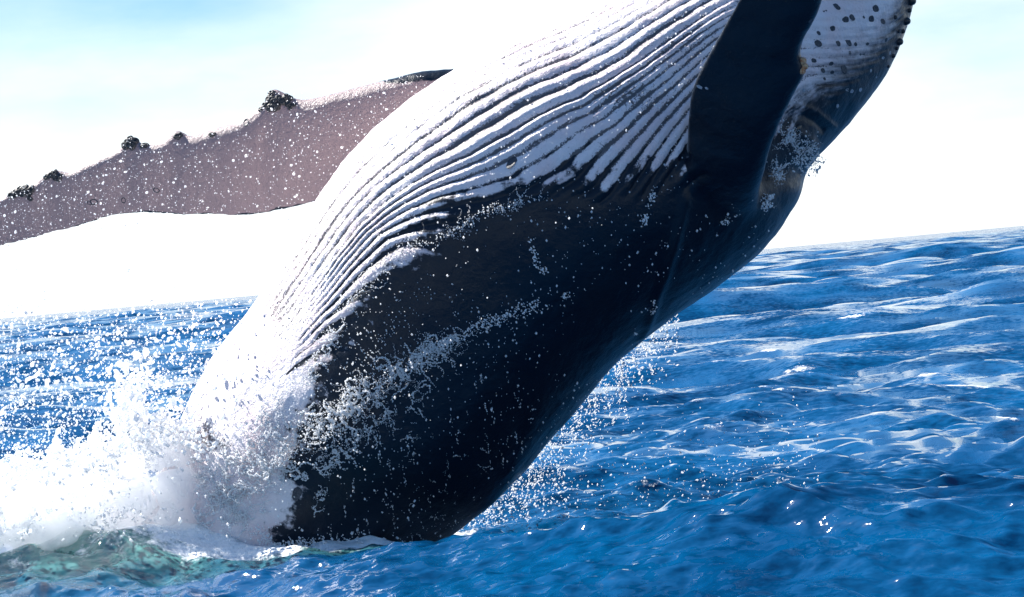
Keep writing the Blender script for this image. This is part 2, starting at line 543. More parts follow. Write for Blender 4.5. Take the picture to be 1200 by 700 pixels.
whale_mat = None
def make_skin():
    n = NT('whale_hide')
    W, G, Z, K = n.attr('white'), n.attr('groove'), n.attr('groove_pigment'), n.attr('mottle')
    uv = n.attr('pleat', 'Vector')
    pos = n.n('NewGeometry').outputs['Position']
    streak = n.noise(n.vmath('MULTIPLY', uv, (0.28, 2.4, 0)), 1.0, 5, 0.6)
    streakf = n.noise(n.vmath('MULTIPLY', uv, (1.1, 9.0, 0)), 1.0, 4, 0.65)
    nz = n.noise(pos, 9, 5, 0.62)
    nf = n.noise(pos, 55, 3, 0.6)
    # white field with ragged, streaky boundary
    wv_ = n.math('ADD', W, n.math('MULTIPLY', n.math('SUBTRACT', streak, 0.5), 3.6))
    wv_ = n.math('ADD', wv_, n.math('MULTIPLY', n.math('SUBTRACT', nz, 0.5), 2.4))
    bd_ = n.attr('edge_blur')
    wmask = n.n('MapRange', dict(interpolation_type='SMOOTHSTEP'), Value=wv_, From_Min=n.math('MULTIPLY', bd_, -0.6), From_Max=bd_).outputs[0]
    # dark pigment in the grooves, broken up
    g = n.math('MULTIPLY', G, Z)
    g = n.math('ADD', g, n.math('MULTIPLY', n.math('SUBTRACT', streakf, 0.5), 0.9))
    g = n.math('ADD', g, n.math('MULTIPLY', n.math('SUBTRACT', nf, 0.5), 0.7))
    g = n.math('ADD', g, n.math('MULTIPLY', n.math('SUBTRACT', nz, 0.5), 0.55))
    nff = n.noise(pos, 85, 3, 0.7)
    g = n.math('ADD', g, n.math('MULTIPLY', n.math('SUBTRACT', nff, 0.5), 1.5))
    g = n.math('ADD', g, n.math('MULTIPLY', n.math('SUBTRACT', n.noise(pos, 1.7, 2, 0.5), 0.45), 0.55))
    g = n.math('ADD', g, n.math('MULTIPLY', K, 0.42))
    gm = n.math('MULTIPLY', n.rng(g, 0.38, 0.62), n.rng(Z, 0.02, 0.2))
    k = n.math('ADD', n.math('MULTIPLY', K, 0.55), n.math('ADD', n.math('MULTIPLY', n.math('SUBTRACT', nf, 0.5), 0.9), n.math('MULTIPLY', n.math('SUBTRACT', streakf, 0.5), 1.1)))
    km = n.math('MULTIPLY', n.rng(k, 0.36, 0.46), n.rng(K, 0.06, 0.2))
    dark = n.math('MAXIMUM', gm, km)
    wm = n.math('MULTIPLY', wmask, n.math('SUBTRACT', 1.0, n.math('MULTIPLY', dark, 0.86)))
    whitec = n.mix(n.rng(n.noise(pos, 3.0, 3), 0.35, 0.7), (0.78, 0.73, 0.75, 1), (0.76, 0.63, 0.64, 1))
    darkc = n.mix(n.rng(n.noise(pos, 2.2, 5, 0.65), 0.4, 0.75), (0.0025, 0.0085, 0.019, 1), (0.0055, 0.0105, 0.019, 1))
    # pale scratches and scars on dark hide
    sc_ = n.noise(n.vmath('MULTIPLY', pos, (5, 5, 3)), 2.3, 6, 0.75)
    darkc = n.mix(n.math('MULTIPLY', n.rng(sc_, 0.64, 0.76), 0.14), darkc, (0.09, 0.11, 0.13, 1))
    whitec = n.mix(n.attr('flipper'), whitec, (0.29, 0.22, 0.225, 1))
    col = n.mix(wm, darkc, whitec)
    bumpv = n.math('ADD', n.math('MULTIPLY', n.noise(pos, 26, 4, 0.62), 1.0), n.math('MULTIPLY', n.noise(pos, 120, 2, 0.5), 0.25))
    bump = n.n('Bump', None, Strength=n.math('ADD', 0.35, n.math('MULTIPLY', wm, 0.65)), Distance=0.02, Height=bumpv)
    b = n.n('BsdfPrincipled', None, Base_Color=col, Normal=bump.outputs[0])
    n.set(b, 'Roughness', n.mix(wm, (0.33,) * 3 + (1,), (0.38,) * 3 + (1,)))
    b.inputs['IOR'].default_value = 1.36
    b.inputs['Coat Weight'].default_value = 0.06
    b.inputs['Coat Roughness'].default_value = 0.12
    b.inputs['Coat IOR'].default_value = 1.33
    return n.done(b.outputs[0])
whale_mat = make_skin()
whale = mesh_obj('humpback_whale', wv, wq, mat=whale_mat)
attr(whale.data, 'white', np.clip(Wf, -6, 6))
attr(whale.data, 'edge_blur', np.interp(t_, [0, 9.5, 11, 15], [.3, .35, 1.9, 1.9]))
attr(whale.data, 'groove', groove)
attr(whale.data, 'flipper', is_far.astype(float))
attr(whale.data, 'groove_pigment', gd)
attr(whale.data, 'mottle', darkspeck)
attr(whale.data, 'pleat', np.stack([psi0, t_, e_], 1))
tag(whale, 'breaching humpback whale with white grooved belly, dark flank and outstretched flippers', 'whale')

# ------------------------------------------------------------------ barnacles, scars, tubercles (parts of the whale)
def simple_mat(name, c1, c2, scale=30, rough=0.5, bumpd=0.004):
    n = NT(name)
    pos = n.n('NewGeometry').outputs['Position']
    col = n.mix(n.rng(n.noise(pos, scale, 4, 0.6), 0.35, 0.65), c1 + (1,), c2 + (1,))
    bump = n.n('Bump', None, Strength=0.8, Distance=bumpd, Height=n.noise(pos, scale * 3, 3, 0.6))
    b = n.n('BsdfPrincipled', None, Base_Color=col, Roughness=rough, Normal=bump.outputs[0])
    return n.done(b.outputs[0])
m_barn = simple_mat('barnacle_shell', (0.006, 0.008, 0.011), (0.05, 0.05, 0.05), 40)
m_spot = simple_mat('dark_scar', (0.016, 0.020, 0.030), (0.06, 0.065, 0.08), 60)
m_pale = simple_mat('pale_scar', (0.20, 0.24, 0.28), (0.42, 0.45, 0.5), 60)
m_tub = simple_mat('tubercle_hide', (0.008, 0.011, 0.016), (0.02, 0.02, 0.022), 30, 0.3)
m_orange = simple_mat('orange_barnacle', (0.42, 0.16, 0.06), (0.6, 0.42, 0.25), 40)

bnv = normals_of(wv, wq)
if (bnv * nrm_).sum() < 0: bnv = -bnv
bpx, bpy_, bd = project(wv)
vis = (bnv @ FWD) < 0.25
def at_skin(px, py, near=False):
    c = (np.abs(bpx - px) < 14) & (np.abs(bpy_ - py) < 14) & vis
    idx = np.nonzero(c)[0]
    if len(idx) == 0:
        idx = np.nonzero(vis)[0]
    dd = np.hypot(bpx[idx] - px, bpy_[idx] - py)
    cand = idx[dd < dd.min() + 3]
    i = cand[np.argmin(bd[cand])]
    return wv[i], bnv[i]

def lathe(profile, m=12, jit=0.0, seed=0):
    r_ = random.Random(seed)
    v, f = [], []
    for k, (r, z) in enumerate(profile):
        for j in range(m):
            a = 2 * math.pi * j / m
            q = 1 + r_.uniform(-jit, jit)
            v.append((r * q * math.cos(a), r * q * math.sin(a), z))
    for k in range(len(profile) - 1):
        for j in range(m):
            f.append((k * m + j, k * m + (j + 1) % m, (k + 1) * m + (j + 1) % m, (k + 1) * m + j))
    v.append((0, 0, profile[-1][1]))
    c = len(v) - 1
    for j in range(m):
        f.append(((len(profile) - 1) * m + j, (len(profile) - 1) * m + (j + 1) % m, c))
    return v, f

def shape_mesh(name, profile, mat, jit=0.1, seed=0, m=12):
    v, f = lathe(profile, m, jit, seed)
    me = bpy.data.meshes.new(name)
    me.from_pydata(v, [], f)
    me.polygons.foreach_set('use_smooth', np.ones(len(me.polygons), bool))
    me.materials.append(mat)
    return me
me_spot = [shape_mesh('scar', [(1.0, -.06), (.92, .05), (.7, .10), (.55, .045), (.2, .03)], m_spot, .12, s) for s in range(3)]
me_pale = shape_mesh('scar_pale', [(1.0, -.06), (.85, .06), (.6, .08), (.4, .02)], m_pale, .15, 5)
me_ring = shape_mesh('ring_scar', [(1.0, -.08), (.95, .10), (.78, .14), (.66, .02), (.62, -.09)], m_spot, .08, 9, 16)
me_shell = [shape_mesh('barnacle', [(1.0, -.2), (.9, .35), (.62, .8), (.42, .86), (.34, .55)], m_barn, .16, s) for s in range(3)]
me_tub = shape_mesh('tubercle', [(1.0, -.3), (.92, .25), (.7, .6), (.35, .85)], m_tub, .08, 4)
me_or = shape_mesh('barnacle_orange', [(1.0, -.2), (.9, .5), (.62, 1.1), (.42, 1.2), (.34, .8)], m_orange, .16, 8)

def part_at(name, me, pos, nor, rx, ry=None, rz=None, spin=0.0):
    o = bpy.data.objects.new(name, me)
    sc.collection.objects.link(o)
    z = Vector(nor).normalized()
    # first axis follows the picture-independent body axis (RT+UP diagonal)
    ax = Vector(RT * 0.66 + UP * 0.75)
    x = (ax - z * ax.dot(z)).normalized()
    y = z.cross(x)
    R = Matrix((x, y, z)).transposed() @ Matrix.Rotation(spin, 3, 'Z')
    M4 = R.to_4x4() @ Matrix.Diagonal((rx, ry or rx, rz or rx, 1))
    M4.translation = Vector(pos)
    o.parent = whale
    o.matrix_world = M4
    return o
px2m = 1.0 / 145.0
# dark oval scars on the white throat
for k, (x, y, s) in enumerate([(1030, 12, 5), (1002, 19, 4), (995, 24, 4.6), (1023, 25, 4.6), (1038, 26, 4.2), (979, 35, 3.6), (963, 40, 2.6), (952, 28, 3.4), (997, 49, 4.6),
                   (962, 53, 4.4), (1006, 51, 2.6), (986, 51, 3.4), (1014, 65, 4.6), (957, 71, 3.2), (992, 80, 5.4), (968, 84, 3), (977, 87, 2.8), (975, 78, 3.0),
                   (985, 10, 3.0), (970, 12, 3.2), (1012, 86, 3.4), (1006, 89, 2.8), (1001, 93, 2.8), (980, 4, 3.4), (1042, 48, 3.2), (1015, 22, 1.8), (999, 61, 2.2), (1018, 54, 2.4), (970, 93, 2.0)]):
    p, nn = at_skin(x, y)
    part_at('scar', me_spot[k % 3], p, nn, s * px2m * 1.12, s * px2m * 0.86, s * px2m * 0.5, random.uniform(-.4, .4) + 1.9)
for x, y, s in [(1000, 110, 3.4), (996, 107, 3.0), (1012, 106, 3.2), (1037, 70, 2.8), (1046, 63, 2.8), (984, 126, 2.8), (1024, 84, 2.2), (1030, 92, 2), (1052, 70, 2), (944, 108, 2.4), (818, 105, 3.0), (827, 107, 2.0)]:
    p, nn = at_skin(x, y)
    part_at('pale_scar', me_pale, p, nn, s * px2m * 1.2, s * px2m * .7, s * px2m * .4, random.uniform(1.2, 2.2))
for x, y, s in [(598, 187, 7), (348, 581, 7), (376, 456, 6.5), (368, 418, 4)]:
    p, nn = at_skin(x, y)
    part_at('scar', me_spot[1], p, nn, s * px2m * 1.2, s * px2m * .8, s * px2m * .35, 0.3)
for x, y, s in [(286, 141, 6), (109, 240, 6), (183, 226, 5), (145, 238, 4.5), (104, 241, 4)]:
    p, nn = at_skin(x, y)
    part_at('ring_scar', me_ring, p, nn, s * px2m, s * px2m * .75, s * px2m * .35, random.uniform(0, 3))
# barnacle clumps on the leading edge of the far flipper
r_ = random.Random(3)
for x, y, n_, sx, sy in [(319, 118, 36, 24, 12), (151, 166, 18, 14, 6), (61, 204, 14, 9, 5), (24, 224, 20, 14, 6), (207, 157, 4, 6, 2), (34, 232, 3, 3, 4), (249, 155, 2, 3, 2)]:
    for k in range(n_):
        p, nn = at_skin(x + r_.gauss(0, .5) * sx, y + r_.gauss(0, .5) * sy)
        s = r_.uniform(2.2, 5.6) * px2m
        part_at('barnacle', me_shell[k % 3], p, nn, s * 1.2, s, s * 0.75, r_.uniform(0, 6))
for x, y, s in [(943, 70, 4.0), (945, 77, 4.0), (943, 84, 3.4)]:
    p, nn = at_skin(x, y)
    part_at('barnacle', me_or, p, nn, s * px2m, s * px2m, s * px2m, 0)
# tubercles along the jaw
for x, y, s in [(1072, 3, 6), (1069, 27, 5.5), (1063, 52, 5), (1058, 60, 2.6), (1052, 20, 3), (1056, 38, 2.5), (1071, 15, 3), (1066, 40, 3.2), (1054, 70, 3), (1046, 80, 2.4)]:
    p, nn = at_skin(x, y)
    part_at('tubercle', me_tub, p, nn, s * px2m, s * px2m, s * px2m * 1.1, 0)
# eye, half hidden by running water below the mouth corner
me_eye = shape_mesh('eye', [(1.0, -.2), (.9, .25), (.6, .5), (.25, .6)], simple_mat('eye_dark', (0.006, 0.006, 0.008), (0.012, 0.01, 0.01), 20, .08), 0, 1, 16)
p, nn = at_skin(938, 152)
part_at('eye', me_eye, p, nn, .045, .032, .03, 0)

# ------------------------------------------------------------------ sea
fine = math.radians(23)
ang = np.concatenate([np.linspace(-math.pi, -fine, 46)[:-1], np.linspace(-fine, fine, 541), np.linspace(fine, math.pi, 46)[1:-1]])
rad = [1.0]
while rad[-1] < 14000:
    r = rad[-1]
    st = 0.06 if r < 8 else 0.0030 if r < 22 else 0.0045 if r < 30 else 0.0055 if r < 60 else 0.0075 if r < 1200 else 0.04
    rad.append(r * (1 + st))
rad = np.array(rad)
na, nrd = len(ang), len(rad)
AA, RR_ = np.meshgrid(ang, rad)
X, Y = (RR_ * np.sin(AA)).ravel(), (RR_ * np.cos(AA)).ravel()
dth = np.gradient(ang)
spacing = np.maximum(np.repeat(np.gradient(rad), na), (RR_ * dth[None, :]).ravel())
Zs = np.zeros_like(X); DX = np.zeros_like(X); DY = np.zeros_like(X); crest = np.zeros_like(X); lost = np.zeros_like(X)
wr = np.random.default_rng(21)
NW = 170
lam = np.exp(np.linspace(math.log(0.10), math.log(30.0), NW)) * wr.uniform(.95, 1.05, NW)
for k in range(NW):
    L = lam[k]
    th = math.radians(-100 + wr.normal(0, 38 if L < 3 else 22))      # waves travel towards the camera and to the left
    kk = 2 * math.pi / L
    steep = 0.075 if L < 0.8 else 0.046 if L < 5 else 0.036
    a = steep / kk
    att = sstep(2.2, 4.5, L / spacing)
    if L > 5: att = att * (0.35 + 0.65 * sstep(22, 60, RR_.ravel()))
    if L > 1.5: att = att * (0.5 + 0.5 * sstep(20, 36, RR_.ravel()))
    if L > 14: att = att * sstep(25, 90, RR_.ravel())
    p = kk * (X * math.cos(th) + Y * math.sin(th)) + wr.uniform(0, 6.28)
    c, s = np.cos(p), np.sin(p)
    Zs += att * a * c
    DX -= att * a * .45 * s * math.cos(th)
    DY -= att * a * .45 * s * math.sin(th)
    if L > 0.5: lost += (1 - att ** 2) * steep ** 2 / 2
    if 0.6 < L < 8:
        crest += att * steep * c
# gusts: patches of rougher and smoother water
gust = 0.75 + 0.45 * fbm(np.stack([X * .09, Y * .05, X * 0], 1), 3, 51)
Zs *= gust
# the swell that rises in front of the whale at right, and a lower hump at left that carries the churned water
def hump(x0, y0, sx, sy, rot, h):
    c, s = math.cos(rot), math.sin(rot)
    u, v = (X - x0) * c + (Y - y0) * s, -(X - x0) * s + (Y - y0) * c
    return h * np.exp(-(u / sx) ** 2 - (v / sy) ** 2)
ridge_x = np.interp(X, [-2.4, -.6, .6, 1.6, 3, 6, 12], [0, .34, .62, .88, .9, .8, 0])
ry0 = 14.6 + 0.10 * X
Zs += ridge_x * 0.74 * np.exp(-((Y - ry0) / np.where(Y > ry0, 1.3, 2.6)) ** 2)
Zs += sstep(2.0, -1.2, X) * 0.13 * np.exp(-((Y - 15.2) / 0.9) ** 2)
churn = hump(-3.3, 17.2, 2.0, 0.75, 0.05, 0.42) + hump(-1.35, 16.8, .9, .5, -0.1, 0.16)
Zs += churn * (1 + 0.12 * fbm(np.stack([X * 2.2, Y * 2.2, X * 0], 1), 3, 61))
wc = []
for x, y, sx, sy, h in [(1125, 449, 62, 7, .22), (1090, 438, 26, 6, .12), (1000, 376, 32, 4, .25), (930, 436, 30, 4, .15), (897, 407, 14, 4, .15), (1077, 281, 6, 3, .4), (850, 338, 14, 3, .2),
                        (1180, 478, 22, 4, .1), (1115, 484, 14, 2.5, .06), (60, 432, 18, 3, .2), (32, 407, 9, 4, .2), (100, 447, 20, 4, .1), (215, 400, 8, 4, .1), (870, 330, 8, 2.5, .2), (985, 297, 10, 2, .3),
                        (1120, 316, 12, 2, .3), (1040, 330, 14, 2, .25), (1150, 345, 18, 2.5, .25), (950, 345, 12, 2, .2)]:
    z0 = 0.7 if (x, y) == (968, 551) else 0.1
    g = ground(x, y, z0)
    pxm = np.linalg.norm(g - CAM) / FPX
    wc.append((g, sx * pxm, max(sy * pxm * 3.2, .2), h))
foam = np.zeros_like(X)
for g, sx, sy, h in wc:
    sy2 = sy * 2.2
    Zs += hump(g[0], g[1] + sy, sx * 1.4, sy2, 0.12, h * .6)
    foam = np.maximum(foam, hump(g[0], g[1], sx, sy, 0.12, 1.0))
# foam round the whale where it leaves the water
base = surf([2.0] * 24, np.linspace(-math.pi, math.pi, 24))
bx0, by0 = base[:, 0].mean(), base[:, 1].mean()
dw = np.hypot((X - bx0) / 1.55, (Y - by0) / 1.45)
foam = np.maximum(foam, 1.2 * np.exp(-((dw - 0.85) / .32) ** 2))
foam = np.maximum(foam, 1.1 * np.exp(-((X + 3.4) / 2.4) ** 2 - ((Y - 17.9) / .9) ** 2))
crestfoam = sstep(0.36, 0.55, crest * gust) * 0.55 * (Y > 19)
foam = np.maximum(foam, crestfoam)
foam = np.maximum(foam, 0.62 * np.exp(-((X + 3.2) / 2.3) ** 2 - ((Y - 17.0) / .6) ** 2))
aer = np.clip(1.25 * np.exp(-((X + 3.2) / 2.1) ** 2 - ((Y - 17.15) / .75) ** 2) + 0.55 * np.exp(-((X + 1.5) / 1.0) ** 2 - ((Y - 16.9) / .5) ** 2), 0, 1)
fade = sstep(9000, 2500, RR_.ravel())
sv = np.stack([X + DX * fade, Y + DY * fade, Zs * fade], 1)
ii = np.arange(nrd - 1)[:, None] * na + np.arange(na)[None, :]
jj = np.arange(nrd - 1)[:, None] * na + (np.arange(na)[None, :] + 1) % na
sq = np.stack([ii, jj, jj + na, ii + na], -1).reshape(-1, 4)[:, ::-1]

def make_sea():
    n = NT('sea_water')
    pos = n.n('NewGeometry').outputs['Position']
    Fm, A = n.attr('foam'), n.attr('aerated')
    p1 = n.vmath('MULTIPLY', pos, (0.75, 1.5, 1.0))
    c1 = n.noise(p1, 9.5, 3.2, 0.55, 'Color')
    c2 = n.noise(p1, 1.5, 3, 0.55, 'Color')
    dist = n.n('CameraData').outputs['View Distance']
    geoN = n.n('NewGeometry').outputs['Normal']
    d1 = n.vmath('MULTIPLY', n.vmath('SUBTRACT', c1, (.5, .5, .5)), (1.5, 1.5, 0.0))
    d2 = n.vmath('MULTIPLY', n.vmath('SUBTRACT', c2, (.5, .5, .5)), (0.6, 0.6, 0.0))
    lost = n.vmath('MULTIPLY', n.vmath('SUBTRACT', n.noise(p1, 0.5, 4, 0.6, 'Color'), (.5, .5, .5)), (1.0, 1.0, 0.0))
    lost = n.n('VectorMath', dict(operation='SCALE'), _0=lost, Scale=n.attr('lost_slope')).outputs[0]
    nn = n.vmath('NORMALIZE', n.vmath('ADD', geoN, n.vmath('ADD', lost, n.vmath('ADD', d1, d2))))
    deep = n.mix(n.rng(n.noise(pos, 0.35, 3, 0.5), 0.35, 0.65), (0.0004, 0.032, 0.096, 1), (0.0006, 0.054, 0.148, 1))
    col = n.mix(n.math('MULTIPLY', A, n.rng(n.noise(pos, 2.6, 4, 0.6), 0.25, 0.6, 0.45, 1.0)), deep, (0.055, 0.18, 0.17, 1))
    b = n.n('BsdfPrincipled', None, Base_Color=col, Roughness=0.04, IOR=1.33, Normal=nn)
    b.inputs['Specular IOR Level'].default_value = 0.85
    # broken foam
    fz = n.noise(n.vmath('MULTIPLY', pos, (1.0, 1.0, 1.0)), 5.0, 8, 0.74)
    ff = n.math('ADD', n.math('MULTIPLY', Fm, 0.46), n.math('SUBTRACT', fz, 0.5))
    fm = n.math('MULTIPLY', n.rng(ff, 0.27, 0.47), n.rng(Fm, 0.03, 0.2))
    fb = n.n('Bump', None, Strength=1.0, Distance=0.05, Height=n.noise(pos, 14, 4, 0.6))
    fo = n.n('BsdfPrincipled', None, Base_Color=(0.85, 0.88, 0.9, 1), Roughness=0.6, Normal=fb.outputs[0])
    mx = n.n('MixShader', None, Fac=fm, _1=b.outputs[0], _2=fo.outputs[0])
    return n.done(mx.outputs[0])
sea = mesh_obj('sea', sv, sq, mat=make_sea())
attr(sea.data, 'foam', foam)
attr(sea.data, 'aerated', aer)
attr(sea.data, 'lost_slope', np.sqrt(lost) * 8.0)
tag(sea, 'deep blue open sea with choppy waves reaching the tilted horizon', 'sea', kind='structure')

# ------------------------------------------------------------------ splash, spray and running water
def make_drop_mat():
    n = NT('spray_drops')
    d = n.n('BsdfPrincipled', None, Base_Color=(0.95, 0.96, 0.97, 1), Roughness=0.15)
    t = n.n('BsdfTranslucent', None, Color=(0.97, 0.98, 0.99, 1))
    return n.done(n.n('MixShader', None, Fac=0.55, _1=d.outputs[0], _2=t.outputs[0]).outputs[0])
m_drop = make_drop_mat()

g_ = (1 + 5 ** .5) / 2
ICO = np.array([(-1, g_, 0), (1, g_, 0), (-1, -g_, 0), (1, -g_, 0), (0, -1, g_), (0, 1, g_), (0, -1, -g_), (0, 1, -g_), (g_, 0, -1), (g_, 0, 1), (-g_, 0, -1), (-g_, 0, 1)]) / math.sqrt(1 + g_ * g_)
ICF = np.array([(0, 11, 5), (0, 5, 1), (0, 1, 7), (0, 7, 10), (0, 10, 11), (1, 5, 9), (5, 11, 4), (11, 10, 2), (10, 7, 6), (7, 1, 8), (3, 9, 4), (3, 4, 2), (3, 2, 6), (3, 6, 8), (3, 8, 9), (4, 9, 5), (2, 4, 11), (6, 2, 10), (8, 6, 7), (9, 8, 1)])
OCT = np.array([(1, 0, 0), (-1, 0, 0), (0, 1, 0), (0, -1, 0), (0, 0, 1), (0, 0, -1)], float)
OCF = np.array([(0, 2, 4), (2, 1, 4), (1, 3, 4), (3, 0, 4), (2, 0, 5), (1, 2, 5), (3, 1, 5), (0, 3, 5)])
def drops(pos, rad, stretch=None, small=True, axis=None):
    V0, F0 = (OCT, OCF) if small else (ICO, ICF)
    n = len(pos)
    v = V0[None] * rad[:, None, None]
    if stretch is not None:
        ax = axis / np.linalg.norm(axis, axis=-1, keepdims=True)
        if ax.ndim == 1: ax = np.broadcast_to(ax, (n, 3))
        al = (v * ax[:, None]).sum(-1, keepdims=True)
        v = v + ax[:, None] * al * (stretch[:, None, None] - 1)
    v = (v + pos[:, None]).reshape(-1, 3)
    f = (F0[None] + (np.arange(n) * len(V0))[:, None, None]).reshape(-1, 3)
    return v, f
def join(parts):
    vs, fs, o = [], [], 0
    for v, f in parts:
        vs.append(v); fs.append(f + o); o += len(v)
    return np.vstack(vs), np.vstack(fs)
def sizes(n, lo, hi, p=2.2):
    return lo * (hi / lo) ** (rng.random(n) ** p)

# --- the white mass thrown up where the body leaves the water
blob = []
def add_blobs(n, fx, fy, fd, r0, r1):
    x, y, d = fx(n), fy, fd(n)
    yv = fy(x, n)
    p = P(x, yv, d)
    r = rng.uniform(r0, r1, n)
    blob.append(drops(p, r, small=False))
top = lambda x: np.interp(x, [-260, -120, 0, 60, 110, 150, 200, 240, 300, 350], [610, 570, 556, 545, 530, 516, 500, 512, 555, 600])
def fy_body(x, n):
    tp = top(x) + 14
    return tp + (rng.random(n) ** 0.8) * (632 - tp)
add_blobs(520, lambda n: rng.uniform(-260, 225, n), fy_body, lambda n: rng.normal(17.9, .42, n), .07, .17)
hull_n = len(blob)
hullv, hullf = join(blob[:hull_n])
hv, hq = remeshed(hullv, [tuple(f) for f in hullf.tolist()], 0.03)
hn = normals_of(hv, hq)
if ((hn * (hv - hv.mean(0))).sum(1)).mean() < 0: hn = -hn
hv = laplace(hv + hn * (0.05 + 0.09 * fbm(hv * 5.0, 4, 95, .65))[:, None], hq, 2, .5)
nm = NT('mist')
vol = nm.n('VolumePrincipled', None, Color=(0.99, 0.995, 1.0, 1), Density=5.0, Anisotropy=0.2)
nm.t.links.new(vol.outputs[0], nm.out.inputs['Volume'])
mist = mesh_obj('mist', hv, hq, mat=nm.m)
tag(mist, 'bright white mist hanging in the splash beside the whale', 'mist', kind='stuff')
parts = []
def clots(n, x, y, d, lo, hi, small=True, cut=-.1):
    p = P(x, y, d)
    k = fbm(p * 4.0, 3, 63) > cut
    p = p[k]; m = len(p)
    parts.append(drops(p, sizes(m, lo, hi, 1.8), rng.uniform(1, 2.4, m), small, np.stack([rng.normal(-.5, .5, m), rng.normal(0, .5, m), rng.normal(.7, .6, m)], 1)))
n = 5200; x = rng.uniform(-250, 255, n); clots(n, x, fy_body(x, n) - 4, rng.normal(17.75, .5, n), .004, .018)
n = 12000; x = rng.uniform(-230, 250, n); clots(n, x, top(x) + 10 + rng.normal(0, 9, n) + 9 * vnoise(np.stack([x / 9 + 300, x * 0 + 3.3, x * 0 + 1.1], 1), 5), rng.normal(17.75, .42, n), .004, .022, True, -.25)
n = 2400; x = rng.uniform(-230, 270, n); clots(n, x, rng.uniform(595, 640, n), rng.normal(17.15, .2, n), .004, .015)
for xc, yt, wd in [(150, 465, 9), (112, 498, 8), (66, 510, 8), (20, 526, 9), (190, 478, 8), (-30, 535, 10), (235, 488, 8)]:
    n = 600; x = rng.normal(xc, wd, n); clots(n, x, yt + 19 * np.abs(x - xc) / wd + rng.uniform(0, 34, n), rng.normal(17.7, .15, n), .004, .018, True, -2)
sv_, sf_ = join(parts)
splash = mesh_obj('splash', sv_, sf_, mat=m_drop)
tag(splash, 'thick white splash of churned water at the foot of the whale', 'splash', kind='stuff')

# --- spray of single drops
parts = []
def cloud(n, x, y, d, lo, hi, stretch=1.0, small=True):
    p = P(x, y, d)
    r = sizes(n, lo, hi)
    parts.append(drops(p, r, rng.uniform(1, 1 + stretch, n), small, np.stack([rng.normal(.5, .5, n), rng.normal(0, .5, n), rng.normal(.7, .5, n)], 1)))
# left of the whale, over the far sea
n = 7500; x = rng.uniform(-120, 300, n); cloud(n, x, 350 + (rng.random(n) ** .8) * 195 - 0.0 * x, rng.normal(18.2, 1.0, n), .0035, .0125)
n = 450; x = rng.uniform(-60, 280, n); cloud(n, x, rng.normal(440, 50, n), rng.normal(17.6, .9, n), .008, .02, 1.5, False)
# above the splash, thickening downwards
n = 1700; x = rng.uniform(-160, 270, n); cloud(n, x, top(x) + 4 - np.abs(rng.normal(0, 15, n)), rng.normal(17.7, .5, n), .006, .026, 1.0, False)
n = 500; x = rng.normal(152, 14, n); cloud(n, x, 505 - np.abs(rng.normal(0, 42, n)), rng.normal(17.5, .3, n), .008, .03, 1.0, False)
# in front of the far flipper
n = 3000; x = rng.uniform(-60, 500, n)
ty, by = np.interp(x, ftop[:, 0], ftop[:, 1]), np.interp(x, fbot[:, 0], fbot[:, 1])
cloud(n, x, ty - 6 + (by - ty + 30) * rng.random(n), (FAR_D(x) - .7) + rng.normal(0, .25, n), .0022, .0062)
n = 110; x = rng.uniform(0, 480, n)
ty, by = np.interp(x, ftop[:, 0], ftop[:, 1]), np.interp(x, fbot[:, 0], fbot[:, 1])
cloud(n, x, ty + (by - ty) * rng.random(n), (FAR_D(x) - .7) + rng.normal(0, .2, n), .007, .0135, .8, False)
# under the flank at right, falling in strings
n = 2600
x = 505 + rng.random(n) ** 1.25 * 290
edge = np.interp(x, RR[2:10, 0], RR[2:10, 1])
cloud(n, x, edge + np.abs(rng.normal(0, 1, n)) * np.interp(x, [500, 600, 760], [12, 55, 30]) - 10, rng.normal(19.6, .5, n), .0035, .0095, 2.0)
n = 1500
x = rng.uniform(520, 960, n); cloud(n, x, rng.normal(600, 45, n) - (x - 560) * .12, rng.normal(19.0, .8, n), .003, .009, 1.2)
for k in range(26):
    x0 = rng.uniform(540, 770); y0 = np.interp(x0, RR[2:10, 0], RR[2:10, 1]) - 6
    m = int(rng.integers(12, 34)); s = np.sort(rng.random(m)) * rng.uniform(30, 80)
    cloud(m, x0 + s * rng.uniform(-.1, .45) + rng.normal(0, 1, m), y0 + s, np.full(m, 19.2) + rng.normal(0, .05, m), .0035, .008, 2.5)
pv, pf = join(parts)
spray = mesh_obj('spray', pv, pf, mat=m_drop)
tag(spray, 'fine spray of white water drops flung round the whale', 'spray', kind='stuff')

# --- water running down the hide: beads, strings and frothy sheets lying on the surface
parts = []
def on_skin(px, py, off):
    t, p = front(px, py)
    return surf(t, p, off), t, p
def froth(path, n, width, lo, hi, off=0.02, p=2.0, small=False, stretch=1.0, lift=0.0):
    path = np.array(path, float)
    L = np.concatenate([[0], np.cumsum(np.hypot(*np.diff(path[:, :2], axis=0).T))])
    u = rng.random(n) * L[-1]
    cen = np.stack([np.interp(u, L, path[:, 0]), np.interp(u, L, path[:, 1])], 1)
    wdt = np.interp(u, L, path[:, 2]) * width
    # clumps: keep where a noise is high
    q = cen + rng.normal(0, 1, (n, 2)) * wdt[:, None] * .5
    keep = fbm(np.stack([q[:, 0] / 13, q[:, 1] / 13, np.zeros(n)], 1), 3, int(path[0, 0]) % 97) > -.2
    q = q[keep]
    t0_, p0_ = front(q[:, 0], q[:, 1])
    pos = surf(t0_, p0_, off)
    pos = pos + (surf(t0_, p0_, off + 1) - pos) * (lift * rng.exponential(1, len(q)))[:, None]
    pos = pos + rng.normal(0, .012, pos.shape)
    r = sizes(len(q), lo, hi, p)
    parts.append(drops(pos, r, rng.uniform(1, 1 + stretch, len(q)), small, RT * .4 - UP * .9 + rng.normal(0, .5, (len(q), 3))))
